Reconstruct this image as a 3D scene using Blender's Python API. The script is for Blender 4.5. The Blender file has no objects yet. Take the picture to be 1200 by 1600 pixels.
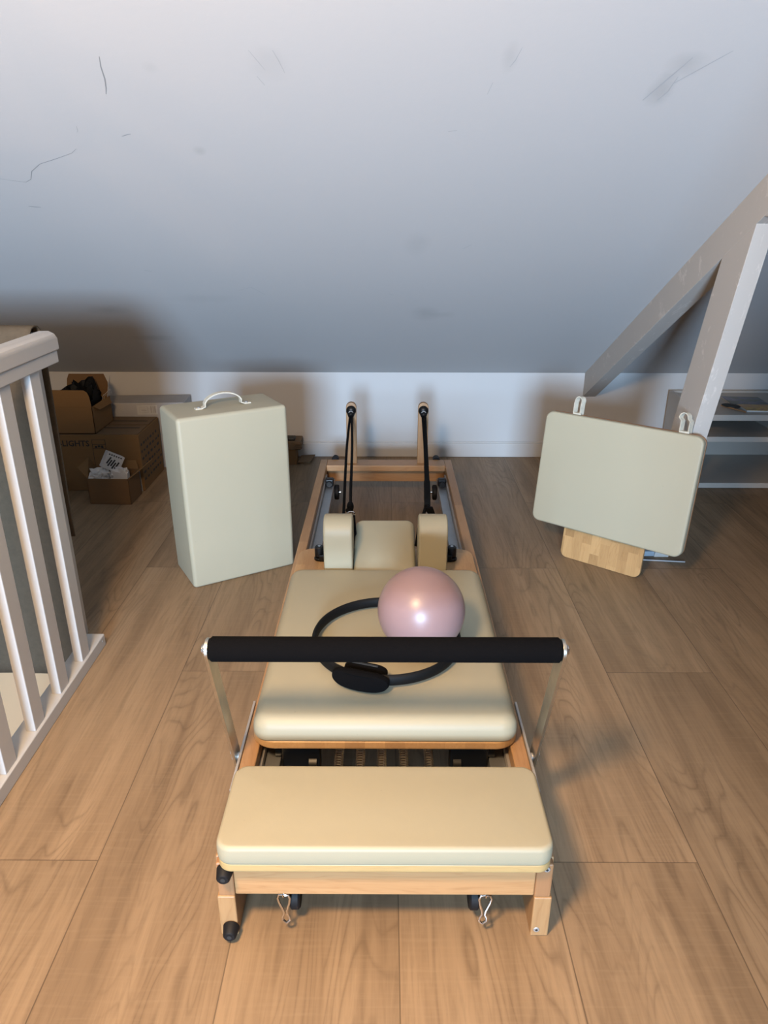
import bpy, bmesh, math, random
from mathutils import Vector, Matrix, noise as mnoise
random.seed(7)
S = bpy.context.scene
COL = S.collection
PI = math.pi

# ------------------------------------------------------------------ camera
cam_d = bpy.data.cameras.new('camera')
cam_d.sensor_fit = 'VERTICAL'
cam_d.sensor_height = 24.0
cam_d.lens = 1129.0 / 1600.0 * 24.0
cam_d.clip_start = 0.02
cam = bpy.data.objects.new('camera', cam_d)
COL.objects.link(cam)
_p, _s, _r = 0.392705, 0.002456, 0.001903
_f = Vector((-math.sin(_s) * math.cos(_p), math.cos(_s) * math.cos(_p), -math.sin(_p)))
_a = Vector((math.cos(_s), math.sin(_s), 0.0))
_b = _a.cross(_f)
_x = math.cos(_r) * _a + math.sin(_r) * _b
_y = -math.sin(_r) * _a + math.cos(_r) * _b
cam.matrix_world = Matrix(((_x.x, _y.x, -_f.x, 0.0), (_x.y, _y.y, -_f.y, 0.0), (_x.z, _y.z, -_f.z, 1.45), (0, 0, 0, 1)))
S.camera = cam

# ------------------------------------------------------------------ light and exposure
S.view_settings.view_transform = 'Standard'
S.view_settings.look = 'None'
S.view_settings.gamma = 1.0
S.view_settings.use_curve_mapping = False
S.view_settings.exposure = 0.80
world = bpy.data.worlds.new('world')
S.world = world
world.use_nodes = True
world.node_tree.nodes['Background'].inputs[0].default_value = (0.55, 0.72, 1.0, 1)
world.node_tree.nodes['Background'].inputs[1].default_value = 0.6

def area(name, loc, target, sx, sy, power, color):
    d = bpy.data.lights.new(name, 'AREA')
    d.shape = 'RECTANGLE'; d.size = sx; d.size_y = sy; d.energy = power; d.color = color
    o = bpy.data.objects.new(name, d); COL.objects.link(o)
    o.location = loc
    o.rotation_euler = (Vector(target) - Vector(loc)).to_track_quat('-Z', 'Y').to_euler()
    return o
def bulb(name, loc, r, power, color):
    d = bpy.data.lights.new(name, 'POINT')
    d.shadow_soft_size = r; d.energy = power; d.color = color
    o = bpy.data.objects.new(name, d); COL.objects.link(o); o.location = loc
    return o
area('daylight_window', (-0.45, -5.05, 1.62), (-0.45, 0, 1.40), 1.3, 1.25, 665, (0.48, 0.712, 1.0))
bulb('ceiling_bulb', (-0.58, 0.16, 2.10), 0.17, 140, (1.0, 0.66, 0.35))
# added fill spot at the lamp position, brightens the near floor
sd = bpy.data.lights.new('floor_fill_spot', 'SPOT'); sd.energy = 105; sd.color = (1.0, 0.64, 0.34); sd.spot_size = math.radians(86); sd.spot_blend = 1.0; sd.shadow_soft_size = 0.15
so = bpy.data.objects.new('floor_fill_spot', sd); COL.objects.link(so); so.location = (-0.58, 0.16, 2.09)
so.rotation_euler = (Vector((-0.42, 0.72, 0)) - Vector((-0.58, 0.16, 2.09))).to_track_quat('-Z', 'Y').to_euler()
bulb('stairwell_bulb', (-1.45, 1.55, -0.85), 0.06, 5.0, (1.0, 0.62, 0.32))

# ------------------------------------------------------------------ materials
def new_mat(name):
    m = bpy.data.materials.new(name); m.use_nodes = True
    nt = m.node_tree
    return m, nt, nt.nodes['Principled BSDF']
def N(nt, t, **kw):
    n = nt.nodes.new(t)
    for k, v in kw.items(): setattr(n, k, v)
    return n
def math_node(nt, op, a, b=None, clamp=False):
    n = nt.nodes.new('ShaderNodeMath'); n.operation = op; n.use_clamp = clamp
    for i, v in enumerate((a, b)):
        if v is None: continue
        if isinstance(v, (int, float)): n.inputs[i].default_value = v
        else: nt.links.new(v, n.inputs[i])
    return n.outputs[0]
def mix_col(nt, fac, a, b, mode='MIX'):
    n = nt.nodes.new('ShaderNodeMix'); n.data_type = 'RGBA'; n.blend_type = mode
    def put(i, v):
        if isinstance(v, (int, float)): n.inputs[i].default_value = v
        elif isinstance(v, tuple): n.inputs[i].default_value = (v[0], v[1], v[2], 1)
        else: nt.links.new(v, n.inputs[i])
    put(0, fac); put(6, a); put(7, b)
    return n.outputs[2]
def ramp(nt, fac, stops):
    n = nt.nodes.new('ShaderNodeValToRGB')
    nt.links.new(fac, n.inputs[0])
    el = n.color_ramp.elements
    while len(el) < len(stops): el.new(0.5)
    for e, (p, c) in zip(el, stops):
        e.position = p; e.color = (c[0], c[1], c[2], 1) if isinstance(c, tuple) else (c, c, c, 1)
    return n.outputs[0]
def coords(nt, scale=(1, 1, 1), kind='Object', rot=(0, 0, 0), loc=(0, 0, 0)):
    t = N(nt, 'ShaderNodeTexCoord'); mp = N(nt, 'ShaderNodeMapping')
    nt.links.new(t.outputs[kind], mp.inputs[0])
    mp.inputs['Scale'].default_value = scale; mp.inputs['Rotation'].default_value = rot; mp.inputs['Location'].default_value = loc
    return mp.outputs[0]
def noise(nt, vec, scale=1.0, detail=3.0, rough=0.5, dist=0.0):
    n = N(nt, 'ShaderNodeTexNoise')
    if vec is not None: nt.links.new(vec, n.inputs['Vector'])
    n.inputs['Scale'].default_value = scale; n.inputs['Detail'].default_value = detail
    n.inputs['Roughness'].default_value = rough; n.inputs['Distortion'].default_value = dist
    return n.outputs[0]
def bump(nt, b, h, strength=0.2, dist=0.002):
    n = N(nt, 'ShaderNodeBump'); nt.links.new(h, n.inputs['Height'])
    n.inputs['Strength'].default_value = strength; n.inputs['Distance'].default_value = dist
    nt.links.new(n.outputs[0], b.inputs['Normal'])
def plain(name, col, rough=0.5, metal=0.0, var=0.0, vs=8.0, bs=0.0, bsc=200.0, spec=0.5, sheen=0.0):
    m, nt, b = new_mat(name)
    b.inputs['Roughness'].default_value = rough; b.inputs['Metallic'].default_value = metal
    b.inputs['Specular IOR Level'].default_value = spec
    if sheen: b.inputs['Sheen Weight'].default_value = sheen
    v = coords(nt)
    f = noise(nt, v, vs, 4)
    c = ramp(nt, f, [(0.3, tuple(x * (1 - var) for x in col)), (0.7, tuple(min(1, x * (1 + var)) for x in col))])
    nt.links.new(c, b.inputs['Base Color'])
    if bs: bump(nt, b, noise(nt, v, bsc, 3), bs, 0.001)
    return m
def wood(name, light, dark, axis='Y', strip=0.0, piece=0.35, vary=0.25, rough=0.42, fine=1.0):
    """Grain along axis; strip > 0 makes finger-jointed staves of that width."""
    m, nt, b = new_mat(name)
    t = N(nt, 'ShaderNodeTexCoord'); sp = N(nt, 'ShaderNodeSeparateXYZ')
    nt.links.new(t.outputs['Object'], sp.inputs[0])
    o = {'X': sp.outputs[0], 'Y': sp.outputs[1], 'Z': sp.outputs[2]}
    al = o[axis]; ac = [o[k] for k in 'XYZ' if k != axis]
    cb = N(nt, 'ShaderNodeCombineXYZ')
    rnd = None
    if strip:
        k = math_node(nt, 'FLOOR', math_node(nt, 'DIVIDE', ac[0], strip))
        k2 = math_node(nt, 'FLOOR', math_node(nt, 'DIVIDE', ac[1], 0.3))
        wn0 = N(nt, 'ShaderNodeTexWhiteNoise', noise_dimensions='1D'); nt.links.new(k, wn0.inputs['W'])
        j = math_node(nt, 'FLOOR', math_node(nt, 'ADD', math_node(nt, 'DIVIDE', al, piece), math_node(nt, 'MULTIPLY', wn0.outputs[0], 7.0)))
        wn = N(nt, 'ShaderNodeTexWhiteNoise', noise_dimensions='2D'); c2 = N(nt, 'ShaderNodeCombineXYZ')
        nt.links.new(k, c2.inputs[0]); nt.links.new(j, c2.inputs[1]); nt.links.new(c2.outputs[0], wn.inputs['Vector'])
        rnd = wn.outputs[0]
        off = math_node(nt, 'MULTIPLY', rnd, 30.0)
    else:
        off = 0.0
    nt.links.new(math_node(nt, 'ADD', math_node(nt, 'MULTIPLY', al, 1.1), off), cb.inputs[0])
    nt.links.new(math_node(nt, 'ADD', math_node(nt, 'MULTIPLY', ac[0], 9.0), off), cb.inputs[1])
    nt.links.new(math_node(nt, 'MULTIPLY', ac[1], 9.0), cb.inputs[2])
    n1 = noise(nt, cb.outputs[0], 1.6, 4, 0.55, 0.8)
    ring = math_node(nt, 'FRACT', math_node(nt, 'MULTIPLY', n1, 11.0))
    ringm = ramp(nt, ring, [(0.0, 1.0), (0.22, 0.25), (0.55, 0.05), (0.93, 0.35), (1.0, 1.0)])
    cf = N(nt, 'ShaderNodeCombineXYZ')
    nt.links.new(math_node(nt, 'MULTIPLY', al, 7.0), cf.inputs[0])
    nt.links.new(math_node(nt, 'MULTIPLY', ac[0], 160.0), cf.inputs[1])
    nt.links.new(math_node(nt, 'MULTIPLY', ac[1], 160.0), cf.inputs[2])
    n2 = noise(nt, cf.outputs[0], 1.0, 3, 0.6)
    f = math_node(nt, 'ADD', math_node(nt, 'MULTIPLY', ringm, 0.32), math_node(nt, 'MULTIPLY', n2, 0.5 * fine), True)
    f = math_node(nt, 'ADD', f, math_node(nt, 'MULTIPLY', math_node(nt, 'SUBTRACT', n1, 0.5), 0.6), True)
    c = mix_col(nt, f, light, dark)
    if rnd is not None:
        v = math_node(nt, 'ADD', math_node(nt, 'MULTIPLY', rnd, vary * 2), 1.0 - vary)
        vc = N(nt, 'ShaderNodeCombineColor')
        nt.links.new(v, vc.inputs[0]); nt.links.new(math_node(nt, 'POWER', v, 1.15), vc.inputs[1]); nt.links.new(math_node(nt, 'POWER', v, 1.3), vc.inputs[2])
        c = mix_col(nt, 1.0, c, vc.outputs[0], 'MULTIPLY')
    nt.links.new(c, b.inputs['Base Color'])
    b.inputs['Roughness'].default_value = rough
    bump(nt, b, n2, 0.12, 0.0008)
    return m

def floor_material():
    m, nt, b = new_mat('laminate_planks')
    t = N(nt, 'ShaderNodeTexCoord'); sp = N(nt, 'ShaderNodeSeparateXYZ')
    nt.links.new(t.outputs['Object'], sp.inputs[0])
    x, y = sp.outputs[0], sp.outputs[1]
    xs = math_node(nt, 'DIVIDE', math_node(nt, 'SUBTRACT', x, 0.03), 0.3625)
    k = math_node(nt, 'FLOOR', xs); fx = math_node(nt, 'FRACT', xs)
    odd = math_node(nt, 'PINGPONG', math_node(nt, 'ADD', k, 1.0), 1.0)
    ys = math_node(nt, 'ADD', math_node(nt, 'DIVIDE', math_node(nt, 'SUBTRACT', y, 1.29), 1.565), math_node(nt, 'MULTIPLY', odd, 0.5))
    j = math_node(nt, 'FLOOR', ys); fy = math_node(nt, 'FRACT', ys)
    c2 = N(nt, 'ShaderNodeCombineXYZ'); nt.links.new(k, c2.inputs[0]); nt.links.new(j, c2.inputs[1])
    wn = N(nt, 'ShaderNodeTexWhiteNoise', noise_dimensions='2D'); nt.links.new(c2.outputs[0], wn.inputs['Vector'])
    rnd = wn.outputs[0]
    off = math_node(nt, 'MULTIPLY', rnd, 61.0)
    # broad figure
    cb = N(nt, 'ShaderNodeCombineXYZ')
    nt.links.new(math_node(nt, 'ADD', math_node(nt, 'MULTIPLY', x, 4.6), off), cb.inputs[0])
    nt.links.new(math_node(nt, 'ADD', math_node(nt, 'MULTIPLY', y, 0.62), off), cb.inputs[1])
    n1 = noise(nt, cb.outputs[0], 1.0, 2.5, 0.45, 0.35)
    ring = math_node(nt, 'FRACT', math_node(nt, 'MULTIPLY', n1, 26.0))
    ringm = ramp(nt, ring, [(0.0, 1.0), (0.10, 0.35), (0.4, 0.0), (0.85, 0.15), (1.0, 1.0)])
    # where the figure shows
    cm = N(nt, 'ShaderNodeCombineXYZ')
    nt.links.new(math_node(nt, 'ADD', math_node(nt, 'MULTIPLY', x, 6.0), off), cm.inputs[0])
    nt.links.new(math_node(nt, 'MULTIPLY', y, 1.3), cm.inputs[1])
    n3 = noise(nt, cm.outputs[0], 1.0, 3, 0.55, 0.4)
    fig = ramp(nt, n3, [(0.42, 0.0), (0.60, 1.0)])
    # fine pores
    cf = N(nt, 'ShaderNodeCombineXYZ')
    nt.links.new(math_node(nt, 'ADD', math_node(nt, 'MULTIPLY', x, 95.0), off), cf.inputs[0])
    nt.links.new(math_node(nt, 'MULTIPLY', y, 5.0), cf.inputs[1])
    n2 = noise(nt, cf.outputs[0], 1.0, 4, 0.65, 0.6)
    # cross saw marks
    cs = N(nt, 'ShaderNodeCombineXYZ')
    nt.links.new(math_node(nt, 'MULTIPLY', x, 7.0), cs.inputs[0]); nt.links.new(math_node(nt, 'MULTIPLY', y, 120.0), cs.inputs[1])
    n4 = noise(nt, cs.outputs[0], 1.0, 2, 0.5)
    # long dark bands
    cl = N(nt, 'ShaderNodeCombineXYZ')
    nt.links.new(math_node(nt, 'ADD', math_node(nt, 'MULTIPLY', x, 13.0), off), cl.inputs[0])
    nt.links.new(math_node(nt, 'ADD', math_node(nt, 'MULTIPLY', y, 0.8), off), cl.inputs[1])
    n5 = noise(nt, cl.outputs[0], 1.0, 3, 0.5, 0.5)
    c = ramp(nt, n5, [(0.28, (0.241, 0.157, 0.087)), (0.45, (0.318, 0.210, 0.118)), (0.62, (0.382, 0.258, 0.148)), (0.8, (0.302, 0.197, 0.109))])
    c = mix_col(nt, math_node(nt, 'MULTIPLY', math_node(nt, 'MULTIPLY', ringm, fig), 0.55), c, (0.149, 0.093, 0.050))
    c = mix_col(nt, math_node(nt, 'MULTIPLY', ramp(nt, n2, [(0.45, 0.0), (0.75, 1.0)]), 0.46), c, (0.176, 0.112, 0.061))
    c = mix_col(nt, math_node(nt, 'MULTIPLY', ramp(nt, n4, [(0.5, 0.0), (0.8, 1.0)]), 0.24), c, (0.402, 0.285, 0.168))
    v = math_node(nt, 'ADD', math_node(nt, 'MULTIPLY', wn.outputs[0], 0.20), 0.90)
    vc = N(nt, 'ShaderNodeCombineColor')
    for i in range(3): nt.links.new(v, vc.inputs[i])
    c = mix_col(nt, 1.0, c, vc.outputs[0], 'MULTIPLY')
    s1 = math_node(nt, 'LESS_THAN', fx, 0.0075)
    s2 = math_node(nt, 'LESS_THAN', fy, 0.0017)
    seam = math_node(nt, 'MAXIMUM', s1, s2)
    c = mix_col(nt, math_node(nt, 'MULTIPLY', seam, 0.62), c, (0.056, 0.034, 0.018))
    nt.links.new(c, b.inputs['Base Color'])
    nt.links.new(math_node(nt, 'ADD', math_node(nt, 'MULTIPLY', n2, 0.18), 0.40), b.inputs['Roughness'])
    b.inputs['Specular IOR Level'].default_value = 0.35
    bump(nt, b, math_node(nt, 'SUBTRACT', math_node(nt, 'MULTIPLY', n2, 0.4), seam), 0.25, 0.0012)
    return m

def ceiling_material():
    """White wall paint with grey rub marks that stay where they are."""
    m, nt, b = new_mat('scuffed_white_paint')
    t = N(nt, 'ShaderNodeTexCoord')
    co = t.outputs['Object']
    sm = [((-1.24, 3.91, 0.83), (0.10, 0.05, 0.05), 0.32), ((-1.344, 3.571, 1.017), (0.10, 0.05, 0.06), 0.30),
          ((0.191, 3.605, 0.998), (0.07, 0.10, 0.06), 0.22), ((0.28, 3.62, 0.99), (0.06, 0.04, 0.03), 0.15),
          ((0.735, 2.225, 1.755), (0.035, 0.065, 0.05), 0.30), ((0.765, 2.14, 1.80), (0.05, 0.05, 0.04), 0.22),
          ((-0.572, 2.465, 1.623), (0.018, 0.025, 0.02), 0.22), ((-0.30, 2.14, 1.80), (0.05, 0.07, 0.05), 0.10),
          ((-0.85, 3.45, 1.08), (0.16, 0.05, 0.05), 0.10), ((0.31, 2.12, 1.81), (0.02, 0.06, 0.05), 0.16),
          ((0.12, 2.98, 1.34), (0.05, 0.10, 0.07), 0.12), ((-0.61, 2.15, 1.79), (0.02, 0.02, 0.02), 0.10)]
    wob = noise(nt, coords(nt, (14, 14, 14)), 1.0, 4, 0.6)
    base = mix_col(nt, noise(nt, coords(nt, (0.9, 0.9, 0.9)), 1.0, 3), (0.735, 0.725, 0.715), (0.765, 0.760, 0.755))
    for (cx, cy, cz), (rx, ry, rz), a in sm:
        mp = N(nt, 'ShaderNodeMapping'); mp.vector_type = 'TEXTURE'
        mp.inputs['Location'].default_value = (cx, cy, cz); mp.inputs['Scale'].default_value = (rx, ry, rz)
        nt.links.new(co, mp.inputs[0])
        ln = N(nt, 'ShaderNodeVectorMath', operation='LENGTH'); nt.links.new(mp.outputs[0], ln.inputs[0])
        d = math_node(nt, 'SUBTRACT', 1.25, math_node(nt, 'ADD', ln.outputs[1], math_node(nt, 'SUBTRACT', wob, 0.45)), True)
        base = mix_col(nt, math_node(nt, 'MULTIPLY', d, a), base, (0.36, 0.355, 0.35))
    nt.links.new(base, b.inputs['Base Color'])
    b.inputs['Roughness'].default_value = 0.75
    b.inputs['Specular IOR Level'].default_value = 0.2
    bump(nt, b, noise(nt, coords(nt, (60, 60, 60)), 1.0, 4, 0.6), 0.25, 0.0012)
    return m

def paint(name, col, rough=0.6, worn=0.0):
    m, nt, b = new_mat(name)
    v = coords(nt, (5, 5, 5))
    c = mix_col(nt, noise(nt, v, 1.0, 4), tuple(x * 0.965 for x in col), col)
    if worn:
        w = noise(nt, coords(nt, (26, 9, 9)), 1.0, 6, 0.72, 0.6)
        c = mix_col(nt, math_node(nt, 'MULTIPLY', ramp(nt, w, [(0.57, 0.0), (0.63, 1.0)]), worn), c, tuple(min(1, x * 1.32) for x in col))
    nt.links.new(c, b.inputs['Base Color']); b.inputs['Roughness'].default_value = rough
    b.inputs['Specular IOR Level'].default_value = 0.3
    bump(nt, b, noise(nt, coords(nt, (40, 40, 40)), 1.0, 5, 0.65), 0.3, 0.0012)
    return m

def leather(name, col, rough=0.52):
    m, nt, b = new_mat(name)
    v = coords(nt)
    c = mix_col(nt, noise(nt, v, 3.0, 3), tuple(x * 0.96 for x in col), col)
    sp = noise(nt, v, 60.0, 1)
    c = mix_col(nt, ramp(nt, sp, [(0.80, 0.0), (0.83, 0.35)]), c, tuple(x * 0.75 for x in col))
    nt.links.new(c, b.inputs['Base Color']); b.inputs['Roughness'].default_value = rough
    b.inputs['Specular IOR Level'].default_value = 0.36
    h = math_node(nt, 'ADD', math_node(nt, 'MULTIPLY', noise(nt, v, 420.0, 3), 0.35), math_node(nt, 'MULTIPLY', noise(nt, v, 9.0, 3, 0.5), 2.2))
    bump(nt, b, h, 0.16, 0.0022)
    return m

def cloth(name, col):
    m, nt, b = new_mat(name)
    v = coords(nt)
    w1 = N(nt, 'ShaderNodeTexWave', bands_direction='X'); w1.inputs['Scale'].default_value = 130; w1.inputs['Distortion'].default_value = 2
    w2 = N(nt, 'ShaderNodeTexWave', bands_direction='Z'); w2.inputs['Scale'].default_value = 130; w2.inputs['Distortion'].default_value = 2
    nt.links.new(v, w1.inputs[0]); nt.links.new(v, w2.inputs[0])
    h = math_node(nt, 'ADD', w1.outputs['Fac'], w2.outputs['Fac'])
    c = mix_col(nt, noise(nt, v, 50.0, 5, 0.7), tuple(x * 0.7 for x in col), tuple(x * 1.25 for x in col))
    nt.links.new(c, b.inputs['Base Color']); b.inputs['Roughness'].default_value = 0.95
    b.inputs['Specular IOR Level'].default_value = 0.1
    bump(nt, b, h, 0.4, 0.001)
    return m

def cardboard(name, col):
    m, nt, b = new_mat(name)
    v = coords(nt)
    f = noise(nt, coords(nt, (4, 4, 60)), 1.0, 3)
    c = mix_col(nt, f, tuple(x * 0.86 for x in col), col)
    c = mix_col(nt, ramp(nt, noise(nt, v, 5.0, 4), [(0.45, 0.0), (0.8, 0.4)]), c, tuple(x * 0.72 for x in col))
    nt.links.new(c, b.inputs['Base Color']); b.inputs['Roughness'].default_value = 0.85
    b.inputs['Specular IOR Level'].default_value = 0.15
    bump(nt, b, f, 0.2, 0.0008)
    return m

def cover_art(name, cols, scale):
    m, nt, b = new_mat(name)
    f = noise(nt, coords(nt), scale, 4, 0.6, 0.7)
    n = len(cols)
    c = ramp(nt, f, [(0.30 + 0.4 * i / (n - 1), c) for i, c in enumerate(cols)])
    nt.links.new(c, b.inputs['Base Color']); b.inputs['Roughness'].default_value = 0.35
    return m

M = {}
M['floor'] = floor_material()
M['ceiling'] = ceiling_material()
M['wall'] = paint('white_wall_paint', (0.78, 0.765, 0.745), 0.7)
M['wall_dim'] = paint('bounce_cut_wall_paint', (0.26, 0.21, 0.17), 0.7)  # dark tone for unseen walls and rear ceiling, chosen to cut bounce light
M['trim'] = paint('white_trim_paint', (0.78, 0.76, 0.73), 0.45)
M['beam'] = paint('chipped_beam_paint', (0.70, 0.655, 0.60), 0.6, 0.6)
M['rail_white'] = paint('satin_white_lacquer', (0.64, 0.625, 0.60), 0.35)
M['scuff'] = plain('dark_scuff', (0.36, 0.37, 0.38), 0.8)
M['scuff_light'] = plain('pale_scuff', (0.56, 0.565, 0.57), 0.8)
M['fascia'] = paint('cream_stairwell_paint', (0.66, 0.44, 0.25), 0.6)
M['leather'] = leather('cream_leatherette', (0.435, 0.39, 0.265))
M['leather_pale'] = leather('pale_cream_leatherette', (0.555, 0.50, 0.355))
M['strap'] = plain('cream_webbing', (0.78, 0.72, 0.58), 0.7, 0, 0.12, 60, 0.5, 300)
M['wood_long'] = wood('beech_frame_long', (0.52, 0.31, 0.15), (0.34, 0.175, 0.07), 'Y', 0.075, 0.5, 0.13)
M['wood_cross'] = wood('beech_frame_cross', (0.62, 0.345, 0.150), (0.40, 0.19, 0.070), 'X', 0.0)
M['wood_up'] = wood('beech_upright', (0.52, 0.305, 0.135), (0.35, 0.17, 0.065), 'Z', 0.0)
M['wood_end'] = wood('beech_end_block', (0.46, 0.235, 0.105), (0.28, 0.13, 0.055), 'Z', 0.0)
M['wood_board'] = wood('rubberwood_board', (0.64, 0.41, 0.20), (0.46, 0.26, 0.11), 'Y', 0.05, 0.14, 0.16)
M['wood_stave'] = wood('jointed_stave_board', (0.66, 0.40, 0.17), (0.44, 0.23, 0.085), 'Z', 0.042, 0.11, 0.20)
M['ply'] = wood('pad_base_board', (0.58, 0.40, 0.17), (0.46, 0.29, 0.12), 'X', 0.0, fine=0.5)
M['black'] = plain('black_plastic', (0.004, 0.004, 0.0042), 0.42, 0, 0.1, spec=0.3)
M['foam'] = plain('black_foam', (0.0028, 0.0026, 0.003), 0.95, 0, 0.2, 300, 0.6, 900, 0.08)
M['rubber'] = plain('black_rubber', (0.007, 0.006, 0.006), 0.65, 0, 0.15, 40, spec=0.25)
M['rope'] = plain('black_cord', (0.0028, 0.0028, 0.0033), 0.9, 0, 0.3, 200, 0.7, 500, spec=0.1)
M['ringblack'] = plain('matte_black_ring', (0.004, 0.0041, 0.0043), 0.65, 0, 0.15, 120, 0.3, 500, spec=0.16)
M['steel'] = plain('brushed_steel', (0.52, 0.48, 0.40), 0.34, 1.0, 0.08, 30)
M['chrome'] = plain('chrome', (0.75, 0.74, 0.72), 0.14, 1.0)
M['alu'] = plain('grey_aluminium', (0.40, 0.415, 0.43), 0.38, 0.85, 0.05, 20)
M['plate'] = plain('grey_steel_plate', (0.36, 0.34, 0.32), 0.5, 0.55, 0.08, 20)
M['spring'] = plain('spring_steel', (0.40, 0.37, 0.32), 0.3, 1.0)
M['ball'] = plain('pearly_pink_vinyl', (0.355, 0.235, 0.235), 0.36, 0, 0.05, 5, 0.10, 14)
M['cloth'] = cloth('grey_green_blanket', (0.150, 0.115, 0.078))
M['card'] = cardboard('brown_cardboard', (0.27, 0.155, 0.065))
M['card2'] = cardboard('dull_cardboard', (0.25, 0.165, 0.095))
M['carddark'] = cardboard('inner_cardboard', (0.22, 0.125, 0.058))
M['ink'] = plain('black_ink', (0.02, 0.018, 0.016), 0.8)
M['paper'] = plain('white_paper', (0.70, 0.68, 0.65), 0.8, 0, 0.06, 20, 0.2, 60)
M['greypaper'] = plain('greyish_board', (0.55, 0.53, 0.52), 0.8, 0, 0.05, 10)
M['blackfilm'] = plain('black_plastic_film', (0.003, 0.003, 0.0032), 0.6, spec=0.15)
M['shelf'] = plain('white_melamine', (0.58, 0.53, 0.47), 0.4, 0, 0.03, 5)
M['mag_yellow'] = cover_art('yellow_cover', [(0.16, 0.09, 0.05), (0.85, 0.55, 0.10), (0.55, 0.26, 0.10), (0.95, 0.70, 0.22)], 18)
M['mag_dark'] = cover_art('dark_cover', [(0.03, 0.04, 0.03), (0.10, 0.12, 0.07), (0.12, 0.13, 0.26), (0.30, 0.26, 0.22)], 14)
M['dark'] = plain('dark_grey_case', (0.02, 0.022, 0.022), 0.5)
M['bluewhite'] = plain('pale_blue_metal', (0.36, 0.42, 0.48), 0.4)
M['glass'] = plain('window_pane', (0.8, 0.9, 1.0), 0.1)

def tone_down(m, k):
    nt = m.node_tree; b = nt.nodes['Principled BSDF']; l = b.inputs['Base Color'].links
    if l and b.inputs['Metallic'].default_value < 0.5:
        src = l[0].from_socket
        nt.links.new(mix_col(nt, 1.0, src, (k, k, k), 'MULTIPLY'), b.inputs['Base Color'])
for _m in M.values(): tone_down(_m, 0.62)

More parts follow.
